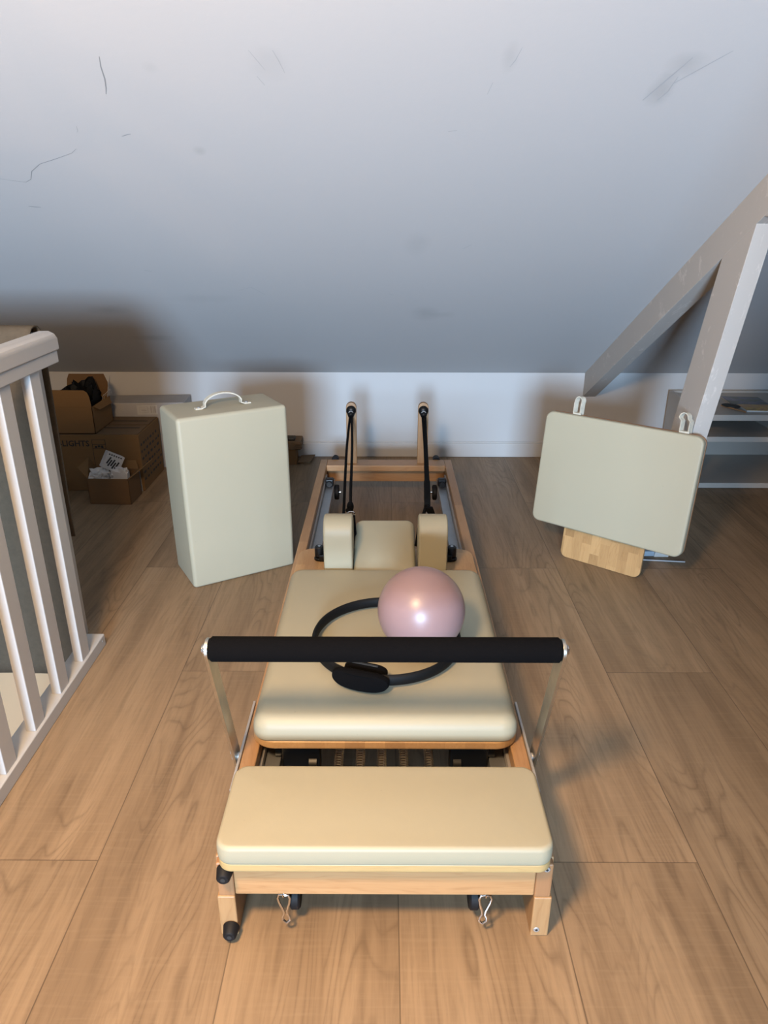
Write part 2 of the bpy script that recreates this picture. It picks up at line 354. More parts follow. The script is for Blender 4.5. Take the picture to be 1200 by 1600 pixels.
# ------------------------------------------------------------------ geometry helpers
class MB:
    def __init__(s, origin=(0, 0, 0)):
        s.bm = bmesh.new(); s.o = Vector(origin); s.mi = 0; s.flat = False; s.curved = False
    def _add(s, fn):
        n = len(s.bm.verts); nf = len(s.bm.faces); fn(); return
    def box(s, lo, hi, bev=0.0, mat=None, seg=2):
        """axis-aligned box lo..hi, bevelled; mat a Matrix applied afterwards"""
        s.flat = True
        t = bmesh.new()
        bmesh.ops.create_cube(t, size=1.0)
        lo = Vector(lo); hi = Vector(hi)
        c = (lo + hi) / 2; d = hi - lo
        for v in t.verts: v.co = Vector((v.co.x * d.x + c.x, v.co.y * d.y + c.y, v.co.z * d.z + c.z))
        if bev: bmesh.ops.bevel(t, geom=list(t.edges), offset=bev, segments=seg, profile=0.5, affect='EDGES')
        s.merge(t, mat); return s
    def merge(s, t, mat=None):
        if mat is not None: bmesh.ops.transform(t, matrix=mat, verts=t.verts)
        bmesh.ops.recalc_face_normals(t, faces=t.faces)
        me = bpy.data.meshes.new('tmp'); t.to_mesh(me); t.free()
        nf = len(s.bm.faces)
        s.bm.from_mesh(me); bpy.data.meshes.remove(me)
        s.bm.faces.ensure_lookup_table()
        for f in s.bm.faces[nf:]: f.material_index = s.mi
    def rings(s, rs, close=True, cap=True, mat=None):
        s.curved = True
        t = bmesh.new()
        vs = [[t.verts.new(p) for p in r] for r in rs]
        n = len(rs[0])
        for a, b in zip(vs, vs[1:]):
            for i in range(n if close else n - 1):
                t.faces.new((a[i], a[(i + 1) % n], b[(i + 1) % n], b[i]))
        if cap: t.faces.new(list(reversed(vs[0]))); t.faces.new(vs[-1])
        s.merge(t, mat); return s
    def loop_rings(s, rs, mat=None):
        s.curved = True
        t = bmesh.new(); vs = [[t.verts.new(p) for p in r] for r in rs]; n = len(rs[0]); m = len(rs)
        for k in range(m):
            a, b = vs[k], vs[(k + 1) % m]
            for i in range(n): t.faces.new((a[i], a[(i + 1) % n], b[(i + 1) % n], b[i]))
        s.merge(t, mat); return s
    def tube(s, pts, r, n=10, closed=False, mat=None):
        pts = [Vector(p) for p in pts]; m = len(pts)
        rr = r if isinstance(r, (list, tuple)) else [r] * m
        rs = []; up = None
        for i in range(m):
            a = pts[i - 1] if (i or closed) else pts[0]; b = pts[(i + 1) % m] if (i < m - 1 or closed) else pts[-1]
            d = (b - a).normalized()
            if up is None: up = d.orthogonal().normalized()
            u = (up - d * up.dot(d)).normalized(); up = u; w = d.cross(u)
            rs.append([pts[i] + (u * math.cos(2 * PI * k / n) + w * math.sin(2 * PI * k / n)) * rr[i] for k in range(n)])
        return s.loop_rings(rs, mat) if closed else s.rings(rs, mat=mat)
    def cyl(s, a, b, r, n=20, r2=None, bev=0.0):
        a = Vector(a); b = Vector(b); d = (b - a).normalized(); L = (b - a).length; r2 = r if r2 is None else r2
        if bev:
            pts = [a, a, a + d * bev, b - d * bev, b, b]; rr = [max(r - bev * 2, 1e-4), r - bev, r, r2, r2 - bev, max(r2 - bev * 2, 1e-4)]
            u = d.orthogonal().normalized(); w = d.cross(u)
            rs = [[p + (u * math.cos(2 * PI * k / n) + w * math.sin(2 * PI * k / n)) * q for k in range(n)] for p, q in zip(pts, rr)]
            return s.rings(rs)
        return s.tube([a, b], [r, r2], n)
    def prism(s, outline, axis, lo, hi, bev=0.0, mat=None):
        """outline in the two other axes (cyclic order), extruded along axis"""
        s.flat = True; s.curved = True
        t = bmesh.new()
        def P(u, v, w): return {'X': (w, u, v), 'Y': (u, w, v), 'Z': (u, v, w)}[axis]
        a = [t.verts.new(P(u, v, lo)) for u, v in outline]; b = [t.verts.new(P(u, v, hi)) for u, v in outline]
        n = len(a)
        for i in range(n): t.faces.new((a[i], a[(i + 1) % n], b[(i + 1) % n], b[i]))
        t.faces.new(a); t.faces.new(b)
        bmesh.ops.recalc_face_normals(t, faces=t.faces)
        if bev:
            ed = [e for e in t.edges if len(e.link_faces) == 2 and e.calc_face_angle(0) > 0.6]
            bmesh.ops.bevel(t, geom=ed, offset=bev, segments=3, profile=0.5, affect='EDGES')
        s.merge(t, mat); return s
    def cushion(s, w, d, h, rc, re, crown=0.004, bulge=0.0, mat=None, n=10, soft=0.3, rb=0.004):
        """upholstered pad, base on z=0 centred on x,y: rounded plan corners rc, rounded top edge re, crowned top"""
        def rr(i, z):
            W = w / 2 - i; D = d / 2 - i; R = max(rc - i, min(0.3 * min(W, D), 0.004)); o = []
            for cx, cy, a0 in ((W - R, D - R, 0), (-W + R, D - R, PI / 2), (-W + R, -D + R, PI), (W - R, -D + R, 1.5 * PI)):
                for k in range(n + 1):
                    a = a0 + PI / 2 * k / n; o.append((cx + R * math.cos(a), cy + R * math.sin(a), z))
            return o
        R = []
        for k in range(4):
            a = PI / 2 * k / 3; R.append(rr(rb * (1 - math.sin(a)), rb * (1 - math.cos(a))))
        for k in range(1, 4): R.append(rr(-bulge * math.sin(PI * k / 4), rb + (h - re - rb) * k / 4))
        for k in range(9):
            a = PI / 2 * k / 8; R.append(rr(re * (1 - math.cos(a)), h - re + re * math.sin(a)))
        m = min(w, d) / 2 - re
        for k in range(1, 9):
            q = k / 8.6; R.append(rr(re + m * q, h))
        for j in range(len(R) - 8, len(R)):
            R[j] = [(x, y, z + crown * max(0.0, 1 - abs(x) ** 3 / (w / 2 - re) ** 3) * max(0.0, 1 - abs(y) ** 3 / (d / 2 - re) ** 3)) for x, y, z in R[j]]
        return s.rings(R, mat=mat)
    def sphere(s, c, r, sc=(1, 1, 1), u=32, v=20, mat=None):
        s.curved = True; t = bmesh.new(); bmesh.ops.create_uvsphere(t, u_segments=u, v_segments=v, radius=r)
        for q in t.verts: q.co = Vector((q.co.x * sc[0] + c[0], q.co.y * sc[1] + c[1], q.co.z * sc[2] + c[2]))
        s.merge(t, mat); return s
    def ribbon(s, path, wdir, w, th, mat=None):
        """flat strap along path, width along wdir"""
        path = [Vector(p) for p in path]; wd = Vector(wdir).normalized(); rs = []
        for i, p in enumerate(path):
            d = (path[min(i + 1, len(path) - 1)] - path[max(i - 1, 0)]).normalized(); nn = d.cross(wd).normalized()
            rs.append([p + wd * w / 2 + nn * th / 2, p - wd * w / 2 + nn * th / 2, p - wd * w / 2 - nn * th / 2, p + wd * w / 2 - nn * th / 2])
        return s.rings(rs, mat=mat)
    def sheet(s, quads, th=0.003):
        """thin plates from corner lists"""
        for q in quads:
            q = [Vector(p) for p in q]; nn = (q[1] - q[0]).cross(q[2] - q[0]).normalized() * th
            t = bmesh.new(); a = [t.verts.new(p) for p in q]; b = [t.verts.new(p + nn) for p in q]; n = len(q)
            t.faces.new(list(reversed(a))); t.faces.new(b)
            for i in range(n): t.faces.new((a[i], a[(i + 1) % n], b[(i + 1) % n], b[i]))
            s.merge(t)
        return s
    def build(s, name, mats, parent=None, smooth=True, angle=40):
        if s.o.length: bmesh.ops.translate(s.bm, vec=-s.o, verts=s.bm.verts)
        me = bpy.data.meshes.new(name)
        if smooth and not (s.flat and not s.curved):
            for f in s.bm.faces: f.smooth = True
            for e in s.bm.edges:
                if len(e.link_faces) == 2 and e.calc_face_angle(0) > math.radians(angle): e.smooth = False
        s.bm.to_mesh(me); s.bm.free()
        if not isinstance(mats, (list, tuple)): mats = [mats]
        for m in mats: me.materials.append(m)
        o = bpy.data.objects.new(name, me); COL.objects.link(o)
        if s.flat and s.curved:
            wn = o.modifiers.new('normals', 'WEIGHTED_NORMAL'); wn.keep_sharp = True; wn.weight = 100
        if parent is not None: o.parent = parent
        else: o.location = s.o
        return o

def tag(o, label=None, cat=None, group=None, kind=None):
    if label: o['label'] = label
    if cat: o['category'] = cat
    if group: o['group'] = group
    if kind: o['kind'] = kind
    return o
def thing(name, loc, label, cat, group=None, rot=None):
    o = bpy.data.objects.new(name, None); COL.objects.link(o)
    o.empty_display_size = 0.1; o.location = loc
    if rot is not None: o.rotation_euler = rot
    return tag(o, label, cat, group)
def struct(mb, name, mat, label=None):
    o = mb.build(name, mat); o['kind'] = 'structure'
    if label: o['label'] = label
    return o
def arc(c, r, a0, a1, n, plane='XZ'):
    o = []
    for k in range(n + 1):
        a = a0 + (a1 - a0) * k / n; u, v = r * math.cos(a), r * math.sin(a)
        o.append({'XZ': (c[0] + u, c[1], c[2] + v), 'XY': (c[0] + u, c[1] + v, c[2]), 'YZ': (c[0], c[1] + u, c[2] + v)}[plane])
    return o

# ------------------------------------------------------------------ the room
WY = 4.44; KZ = 0.541; SL = 0.548          # knee wall plane, its top, pitch of the ceiling
XL, XR, YB = -3.2, 3.3, -5.12
def cz(y): return KZ + (WY - y) * SL
RY = -0.35; RZ = cz(RY)
HX0, HX1, HY0, HY1 = -2.05, -1.075, -0.4, 2.27    # stairwell opening
b = MB()
for lo, hi in (((HX1, YB, -0.02), (XR, WY, 0)), ((XL, HY1, -0.02), (HX1, WY, 0)), ((XL, YB, -0.02), (HX1, HY0, 0)), ((XL, HY0, -0.02), (HX0, HY1, 0))):
    b.box(lo, hi)
struct(b, 'floor', M['floor'], 'light brown wide plank laminate floor')
b = MB(); b.box((XL, WY, -0.02), (XR, WY + 0.1, KZ + 0.05)); struct(b, 'wall_back', M['wall'], 'low white knee wall under the sloping ceiling')
b = MB(); b.box((XL, WY - 0.014, 0), (XR, WY, 0.092), 0.004); b.box((XL, WY - 0.010, 0.092), (XR, WY, 0.100), 0.003)
struct(b, 'baseboard_back', M['trim'], 'white baseboard along the knee wall')
# sloping ceiling, with pencil-thin scratches in its own mesh
nrm = Vector((0, SL, 1)).normalized()
b = MB()
b.prism([(WY, KZ), (RY, RZ), (RY, RZ + 0.12), (WY + 0.1, KZ + 0.08), (WY + 0.1, KZ - 0.055)], 'X', XL, XR)
def scratch(pts, w, mi):
    P = [Vector((x, y, cz(y))) - nrm * 0.0004 for x, y in pts]
    t = bmesh.new(); L = []
    for i, p in enumerate(P):
        d = (P[min(i + 1, len(P) - 1)] - P[max(i - 1, 0)]).normalized(); q = d.cross(nrm)
        ww = 0.78 * w * (0.25 + 0.75 * math.sin(PI * (i + 0.5) / len(P)))
        L.append((t.verts.new(p + q * ww), t.verts.new(p - q * ww)))
    for a, c in zip(L, L[1:]): t.faces.new((a[0], a[1], c[1], c[0]))
    b.mi = mi; b.merge(t); b.mi = 0
scratch([(-0.725, 2.119), (-0.735, 2.15), (-0.742, 2.19), (-0.752, 2.22), (-0.761, 2.241)], 0.0022, 1)
scratch([(-0.946, 2.455), (-0.97, 2.475), (-1.03, 2.50), (-1.095, 2.525), (-1.14, 2.56), (-1.165, 2.60), (-1.19, 2.615), (-1.23, 2.607), (-1.27, 2.597)], 0.0013, 1)
scratch([(-1.255, 2.746), (-1.24, 2.749), (-1.215, 2.753)], 0.0022, 1)
scratch([(-0.755, 2.392), (-0.77, 2.396), (-0.785, 2.402)], 0.0018, 1)
scratch([(-0.90, 2.36), (-0.905, 2.38), (-0.91, 2.385)], 0.0012, 2)
scratch([(0.86, 2.10), (0.80, 2.16), (0.76, 2.20)], 0.0022, 2)
scratch([(0.77, 2.12), (0.74, 2.18), (0.70, 2.26)], 0.0026, 2)
scratch([(0.76, 2.18), (0.755, 2.23), (0.74, 2.26)], 0.0020, 2)
scratch([(-0.345, 2.10), (-0.33, 2.13), (-0.315, 2.16)], 0.0012, 2)
scratch([(-0.285, 2.10), (-0.275, 2.13), (-0.265, 2.17)], 0.0014, 2)
scratch([(-0.34, 2.18), (-0.325, 2.21)], 0.0012, 2)
scratch([(0.335, 2.09), (0.325, 2.13), (0.315, 2.15)], 0.0012, 2)
scratch([(0.28, 2.20), (0.272, 2.24)], 0.0010, 2)
scratch([(0.18, 2.38), (0.205, 2.375)], 0.0016, 2)
scratch([(0.30, 3.02), (0.33, 2.99)], 0.0014, 2)
scratch([(-1.02, 3.19), (-0.99, 3.20)], 0.0022, 2)
scratch([(-0.66, 3.37), (-0.60, 3.34), (-0.55, 3.41)], 0.0014, 2)
scratch([(0.01, 3.40), (0.03, 3.41)], 0.0018, 2)
struct(b, 'ceiling', [M['ceiling'], M['scuff'], M['scuff_light']], 'scuffed white sloping attic ceiling')
BZ = 2.55
b = MB(); b.prism([(RY, RZ), (YB, BZ), (YB, BZ + 0.12), (RY, RZ + 0.12)], 'X', XL, XR)
o = struct(b, 'ceiling_rear', M['wall_dim'], 'unseen ceiling slope behind the camera, darkened to cut bounce light')
# gable walls
for nm, x0, x1 in (('wall_left', XL - 0.1, XL), ('wall_right', XR, XR + 0.1)):
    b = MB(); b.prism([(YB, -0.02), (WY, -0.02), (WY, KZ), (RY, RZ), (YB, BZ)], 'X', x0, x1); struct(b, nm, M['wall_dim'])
# wall with the window behind the camera
WX0, WX1, WZ0, WZ1 = -1.15, 0.25, 0.94, 2.30
b = MB()
for lo, hi in (((XL, YB - 0.1, -0.02), (WX0, YB, BZ)), ((WX1, YB - 0.1, -0.02), (XR, YB, BZ)), ((WX0, YB - 0.1, -0.02), (WX1, YB, WZ0)), ((WX0, YB - 0.1, WZ1), (WX1, YB, BZ + 0.05))): b.box(lo, hi)
struct(b, 'wall_front', M['wall_dim'], 'wall with the window behind the camera, darkened to cut bounce light')
b = MB()
for lo, hi in (((WX0, YB - 0.09, WZ0), (WX0 + 0.05, YB - 0.02, WZ1)), ((WX1 - 0.05, YB - 0.09, WZ0), (WX1, YB - 0.02, WZ1)), ((WX0, YB - 0.09, WZ0), (WX1, YB - 0.02, WZ0 + 0.05)), ((WX0, YB - 0.09, WZ1 - 0.05), (WX1, YB - 0.02, WZ1))): b.box(lo, hi, 0.004)
struct(b, 'window_1', M['trim'], 'white framed window behind the camera')
b = MB(); b.prism([(-1.05, 0), (-0.95, 0), (-0.95, cz(RY) - 0.38), (-1.05, cz(RY) - 0.44)], 'X', 0.62, XR); struct(b, 'wall_light_block', M['wall_dim'], 'added unseen wall behind the camera that keeps window light off the right side')  # added out of view to block window light and darken the right side
# stairwell
b = MB()
b.box((HX0, HY1 - 0.004, -0.45), (HX1 + 0.02, HY1 + 0.03, -0.021)); b.box((HX1 + 0.002, HY0, -0.45), (HX1 + 0.03, HY1, -0.021))
b.box((HX0 - 0.03, HY0, -0.45), (HX0, HY1, -0.021)); b.box((HX0, HY0 - 0.03, -0.45), (HX1, HY0, -0.021))
struct(b, 'trim_1', M['fascia'], 'cream painted edge of the stairwell opening')
b = MB(); b.box((XL, YB, -2.66), (XR, WY, -2.62)); struct(b, 'floor_lower', M['floor'], 'floor of the storey below')
# timber frame at right: rafter against the ceiling and raking post, painted
BX0, BX1 = 1.225, 1.305
b = MB()
def lowz(y): return 0.472 + (4.325 - y) * 0.551 - 0.0145
b.prism([(WY, 0.392), (WY, KZ + 0.02), (1.2, cz(1.2) + 0.02), (1.2, lowz(1.2))], 'X', BX0, BX1, 0.002)
struct(b, 'trim_2', M['beam'], 'chipped white painted rafter running down the sloping ceiling')
b = MB()
def pl_l(z): return 2.794 + (1.308 - z) * 0.3045
def pl_m(z): return 2.574 + (1.437 - z) * 0.2775
b.prism([(pl_l(0), 0), (pl_l(1.34), 1.34), (pl_l(1.40) - 0.02, 1.42), (pl_m(1.437), 1.437), (pl_m(0), 0)], 'X', BX0 + 0.0004, BX0 + 0.066, 0.002)
struct(b, 'trim_3', M['beam'], 'white painted slanting timber post joining the rafter')
b = MB()
b.box((BX0 + 0.001, 0.9, 1.44), (BX0 + 0.066, 2.60, 1.60), 0.004)
struct(b, 'trim_4', M['beam'], 'white painted collar beam at the top of the slanting post')

# ------------------------------------------------------------------ balustrade round the stairwell
R0 = (-1.035, 2.235, 0)
bal = thing('balustrade', R0, 'white wooden balustrade with square balusters round the stairwell at left', 'railing')
b = MB(R0); b.box((-1.083, 0.75, 0), (-1.014, 2.238, 0.045), 0.003)
b.build('base_rail', M['rail_white'], bal)
b = MB(R0); b.cyl((-1.048, 1.615, 0.0445), (-1.048, 1.615, 0.0462), 0.004, 12); b.build('screw', M['plate'], bal)
b = MB(R0); b.cyl((-1.0145, 2.215, 0.028), (-1.0125, 2.215, 0.028), 0.003, 12); b.build('screw', M['plate'], bal)
b = MB(R0)
prof = [(-1.085, 1.056), (-1.013, 1.056), (-1.010, 1.062), (-1.010, 1.092), (-1.018, 1.106), (-1.034, 1.114), (-1.062, 1.114), (-1.080, 1.106), (-1.088, 1.092), (-1.088, 1.062)]
b.prism([(x, z) for x, z in prof], 'Y', 0.75, 2.255, 0.004); b.build('handrail', M['rail_white'], bal, angle=30)
b = MB(R0); b.box((-1.082, 0.75, 1.020), (-1.015, 2.248, 1.0565), 0.003); b.build('under_rail', M['rail_white'], bal)
for k in range(7):
    y = 2.061 - 0.1775 * k
    b = MB(R0); b.box((-1.0515, y, 0.0445), (-1.0225, y + 0.061, 1.0205), 0.0025); b.build('baluster', M['rail_white'], bal)
# return along the far side, under the blanket
b = MB(R0); b.box((HX0 - 0.03, 2.285, 1.040), (-1.105, 2.325, 1.100), 0.004); b.build('return_rail', M['rail_white'], bal)
b = MB(R0); b.box((-1.135, 2.29, 0), (-1.108, 2.32, 1.041), 0.003); b.build('end_post', M['rail_white'], bal)
# blanket hanging over the return
R1 = (-1.5, 2.305, 1.11)
b = MB(R1)
prof = []
for z in [-0.145 + 0.05 * k for k in range(25)] + [1.085]: prof.append((2.268, z))
prof += [(2.273, 1.103), (2.285, 1.113), (2.305, 1.117), (2.325, 1.113), (2.337, 1.103), (2.342, 1.085)]
for z in [1.04 - 0.06 * k for k in range(12)]: prof.append((2.346, z))
xs = [HX0 + 0.02 + (-1.100 - HX0 - 0.02) * k / 40 for k in range(41)]
t = bmesh.new(); G = []
for x in xs:
    row = []
    for i, (y, z) in enumerate(prof):
        fall = max(0.0, min(1.0, (1.08 - z) / 0.9)); sg = -1 if y < 2.305 else 1
        w = mnoise.noise(Vector((x * 6.5, z * 0.9, sg * 3.0))) * 0.020 * fall + mnoise.noise(Vector((x * 17, z * 5, sg))) * 0.005 * fall
        zz = z + (mnoise.noise(Vector((x * 5, 3.3, sg))) * 0.010 * fall)
        if y < 2.305: w = min(w, 0.002)
        row.append(t.verts.new((x - 0.012 * fall * (x > -1.2), y + (sg * abs(w) if y > 2.3 else w), zz)))
    G.append(row)
for a, c in zip(G, G[1:]):
    for i in range(len(prof) - 1): t.faces.new((a[i], c[i], c[i + 1], a[i + 1]))
b.merge(t)
o = b.build('blanket', M['cloth']); sm = o.modifiers.new('thickness', 'SOLIDIFY'); sm.thickness = 0.006; sm.offset = 1
tag(o, 'grey woven blanket draped over the stairwell railing behind the white balusters', 'blanket')

# ------------------------------------------------------------------ reformer
O = (0, 1.10, 0)
ref = thing('pilates_reformer', O, 'wooden pilates reformer with cream padded carriage and black footbar in the middle of the floor', 'exercise machine')
RX0, RX1, RT, RB = 0.316, 0.354, 0.208, 0.115
for s in (-1, 1):
    b = MB(O); x0, x1 = sorted((s * RX0, s * RX1))
    b.box((x0, 1.118, RB), (x1, 3.745, RT), 0.003); b.build('side_rail', M['wood_long'], ref)
    b = MB(O); b.box((x0 if s > 0 else x0 + .004, 1.100, RB - 0.0005), (x1 - .004 if s > 0 else x1, 1.1185, RT - 0.0005), 0.003); b.build('rail_end_block', M['wood_end'], ref)
    b = MB(O); b.box((x0, 1.098, 0), (x1, 1.215, RB - 0.0005), 0.003); b.build('leg', M['wood_up'], ref)
    b = MB(O); b.box((x0, 3.60, 0), (x1, 3.742, RB - 0.0005), 0.003); b.build('leg', M['wood_up'], ref)
    # guide track
    b = MB(O); x0, x1 = sorted((s * 0.268, s * 0.308))
    b.box((x0, 1.19, 0.118), (x1, 3.60, 0.150), 0.002); b.build('track', M['alu'], ref)
    b = MB(O); x0, x1 = sorted((s * 0.3085, s * 0.3155)); b.box((x0, 1.19, 0.120), (x1, 3.60, 0.172)); b.build('track_side', M['plate'], ref)
    # stop buffer on the track and transport wheel
    b = MB(O); b.box((s * 0.289 - 0.022, 3.475, 0.150), (s * 0.289 + 0.022, 3.520, 0.188), 0.008); b.cyl((s * .289, 3.47, .168), (s * .289, 3.455, .168), .014, 16); b.build('stop_buffer', M['black'], ref)
    b = MB(O); b.cyl((s * 0.245, 3.55, 0.092), (s * 0.268, 3.55, 0.092), 0.040, 28, bev=0.004); w = b.build('transport_wheel', M['rubber'], ref)
    b = MB(O); b.cyl((s * 0.236, 3.55, 0.092), (s * 0.246, 3.55, 0.092), 0.007, 12); b.build('axle', M['chrome'], w)
    # front transport wheel and snap hook
    b = MB(O); b.cyl((s * 0.184, 1.150, 0.066), (s * 0.206, 1.150, 0.066), 0.034, 28, bev=0.004); w = b.build('transport_wheel', M['rubber'], ref)
    b = MB(O); b.box((s * 0.195 - 0.016, 1.137, 0.080), (s * 0.195 + 0.016, 1.165, 0.1155), 0.003); b.build('wheel_bracket', M['black'], w)
    hx = s * 0.217
    b = MB(O)
    b.tube([(hx, 1.122, 0.122), (hx, 1.118, 0.106)] + arc((hx, 1.118, 0.100), 0.006, PI / 2, -PI / 2 - 2, 10, 'YZ'), 0.0022, 8); h = b.build('eye_bolt', M['chrome'], ref)
    b = MB(O)
    q = [(0.0, 0.100), (0.010, 0.099), (0.013, 0.092), (0.011, 0.082), (0.004, 0.064), (0.003, 0.056), (0.007, 0.050), (0.008, 0.042), (0.0, 0.036), (-0.008, 0.042), (-0.007, 0.050), (-0.003, 0.056), (-0.004, 0.064), (-0.011, 0.082), (-0.013, 0.092), (-0.010, 0.099)]
    b.tube([(hx - s * 0.10 * (0.100 - z) + u, 1.116 - 0.25 * (0.1 - z), z) for u, z in q], 0.0028, 8, True)
    b.build('snap_hook', M['chrome'], ref)
    # rear rubber foot
    b = MB(O); b.cyl((s * 0.276, 3.745, 0.198), (s * 0.276, 3.80, 0.200), 0.022, 20, 0.018, 0.003); b.build('bumper_foot', M['rubber'], ref)
# front bumpers, bolts
for x, z in ((-0.330, 0.193), (-0.330, 0.026)):
    b = MB(O); b.cyl((x, 1.100, z), (x, 1.072, z - 0.001), 0.0180, 24, 0.0140, 0.003); f = b.build('bumper_foot', M['rubber'], ref)
    b = MB(O); b.cyl((x, 1.0725, z - .001), (x, 1.0712, z - .001), 0.0050, 14); b.build('bumper_hole', M['ink'], f)
for x, z in ((0.336, 0.196), (0.328, 0.020)):
    b = MB(O); b.cyl((x, 1.100, z), (x, 1.0965, z), 0.0068, 20, bev=0.0012); bo = b.build('bolt', M['plate'], ref)
    b = MB(O); b.cyl((x, 1.0965, z), (x, 1.0958, z), 0.003, 6); b.build('socket', M['ink'], bo)
b = MB(O); b.box((-RX0, 1.1035, RB), (RX0, 1.135, RT - 0.001), 0.003); b.build('front_rail', M['wood_cross'], ref)
b = MB(O); b.box((-0.316, 3.700, 0.098), (0.316, 3.742, 0.176), 0.003); b.build('rear_rail', M['wood_cross'], ref)
b = MB(O); b.box((-0.3155, 3.640, 0.1765), (0.3155, 3.743, RT + 0.0005), 0.003); b.build('rear_plate', M['wood_cross'], ref)
# front platform
b = MB(O); b.cushion(0.684, 0.236, 0.022, 0.03, 0.003, 0.0, mat=Matrix.Translation((0, 1.195, 0.209))); pf = b.build('foot_platform', M['ply'], ref)
b = MB(O); b.cushion(0.686, 0.240, 0.044, 0.032, 0.010, 0.005, 0.001, mat=Matrix.Translation((0, 1.195, 0.2315))); b.build('platform_pad', M['leather'], pf)
# springs and their bar
b = MB(O); b.box((-0.315, 1.335, 0.085), (0.315, 1.365, 0.118), 0.003); b.build('spring_bar', M['black'], ref)
for i, x in enumerate((-0.118, -0.063, -0.008, 0.048, 0.113)):
    b = MB(O); pts = []
    n = 26 * 10
    for k in range(n + 1):
        a = 2 * PI * k / 10; pts.append((x + 0.011 * math.cos(a), 1.35 + 0.24 * k / n, 0.150 + 0.011 * math.sin(a)))
    b.tube(pts, 0.0018, 5); sp = b.build('spring', M['spring'], ref)
    b = MB(O); b.cyl((x, 1.345, 0.150), (x, 1.33, 0.150), 0.008, 12); b.box((x - .004, 1.333, 0.118), (x + .004, 1.355, 0.156), .001); b.build('spring_hook', M['chrome'], sp)
    for q in (-1, 1):
        b = MB(O); b.box((x + q * 0.022 - 0.002, 1.352, 0.118), (x + q * 0.022 + 0.002, 1.362, 0.162), 0.001); b.build('spring_post', M['black'], sp)
# carriage
CY0, CY1 = 1.440, 2.562
b = MB(O); b.cushion(0.672, CY1 - CY0, 0.0235, 0.06, 0.004, 0.0, mat=Matrix.Translation((0, (CY0 + CY1) / 2, 0.2112))); car = b.build('carriage', M['wood_board'], ref)
b = MB(O); b.cushion(0.664, 0.842, 0.062, 0.045, 0.036, 0.005, 0.001, mat=Matrix.Translation((0, 1.440 + 0.421, 0.2352))); b.build('mattress', M['leather'], car)
for s in (-1, 1):
    b = MB(O)                                        # roller brackets under the carriage
    b.box((s * 0.215 - 0.05, 1.47, 0.120), (s * 0.215 + 0.05, 1.50, 0.2108), 0.006); b.cyl((s * 0.282, 1.49, 0.166), (s * 0.262, 1.49, 0.166), 0.0155, 18)
    b.cyl((s * 0.175, 1.485, 0.13), (s * 0.195, 1.485, 0.13), 0.03, 18)
    b.build('roller_bracket', M['black'], car)
    # shoulder rest: block with an arched top
    prof = [(2.276, 0.2352), (2.276, 0.400)] + [(2.336 - 0.060 * math.cos(PI * k / 14), 0.413 + 0.058 * math.sin(PI * k / 14)) for k in range(15)] + [(2.396, 0.2352)]
    x0, x1 = sorted((s * 0.115, s * 0.217))
    b = MB(O); b.prism(prof, 'X', x0, x1, 0.009); sr = b.build('shoulder_rest', M['leather'], car)
    for xx in (x0 + 0.006, x1 - 0.006):               # piping seams
        b = MB(O); b.tube([(xx, y - 0.0005 * 0, z) for y, z in [(2.2758, 0.24), (2.2758, 0.400)] + [(2.336 - 0.0602 * math.cos(PI * k / 14), 0.413 + 0.0582 * math.sin(PI * k / 14)) for k in range(15)]], 0.0008, 6); b.build('piping', M['leather_pale'], sr)
    b = MB(O)                                        # clamp knob beside the rest
    b.cyl((s * 0.250, 2.462, 0.2352), (s * 0.250, 2.462, 0.246), 0.020, 20, bev=0.002); b.cyl((s * 0.250, 2.468, 0.246), (s * 0.250, 2.468, 0.288), 0.018, 16, bev=0.004)
    b.box(tuple(sorted((s * 0.21, s * 0.25)))[0:1] + (2.44, 0.2352), (max(s * 0.21, s * 0.25), 2.49, 0.262), 0.003)
    kn = b.build('clamp_knob', M['black'], car)
    b = MB(O); b.cyl((s * 0.250, 2.468, 0.288), (s * 0.250, 2.468, 0.2895), 0.006, 14); b.build('knob_screw', M['chrome'], kn)
# headrest
A = Matrix.Translation((-0.003, 2.412, 0.270)) @ Matrix.Rotation(math.radians(19.5), 4, 'X')
b = MB(O); b.cushion(0.222, 0.290, 0.062, 0.030, 0.020, 0.006, 0.002, mat=A); hr = b.build('headrest', M['leather'], car)
b = MB(O); b.box((-0.03, 2.47, 0.2352), (0.02, 2.51, 0.30), 0.003); b.build('headrest_prop', M['wood_cross'], hr)
b = MB(O); b.box((-0.10, 2.30, 0.2352), (0.095, 2.34, 0.262), 0.003); b.build('headrest_hinge', M['wood_cross'], hr)
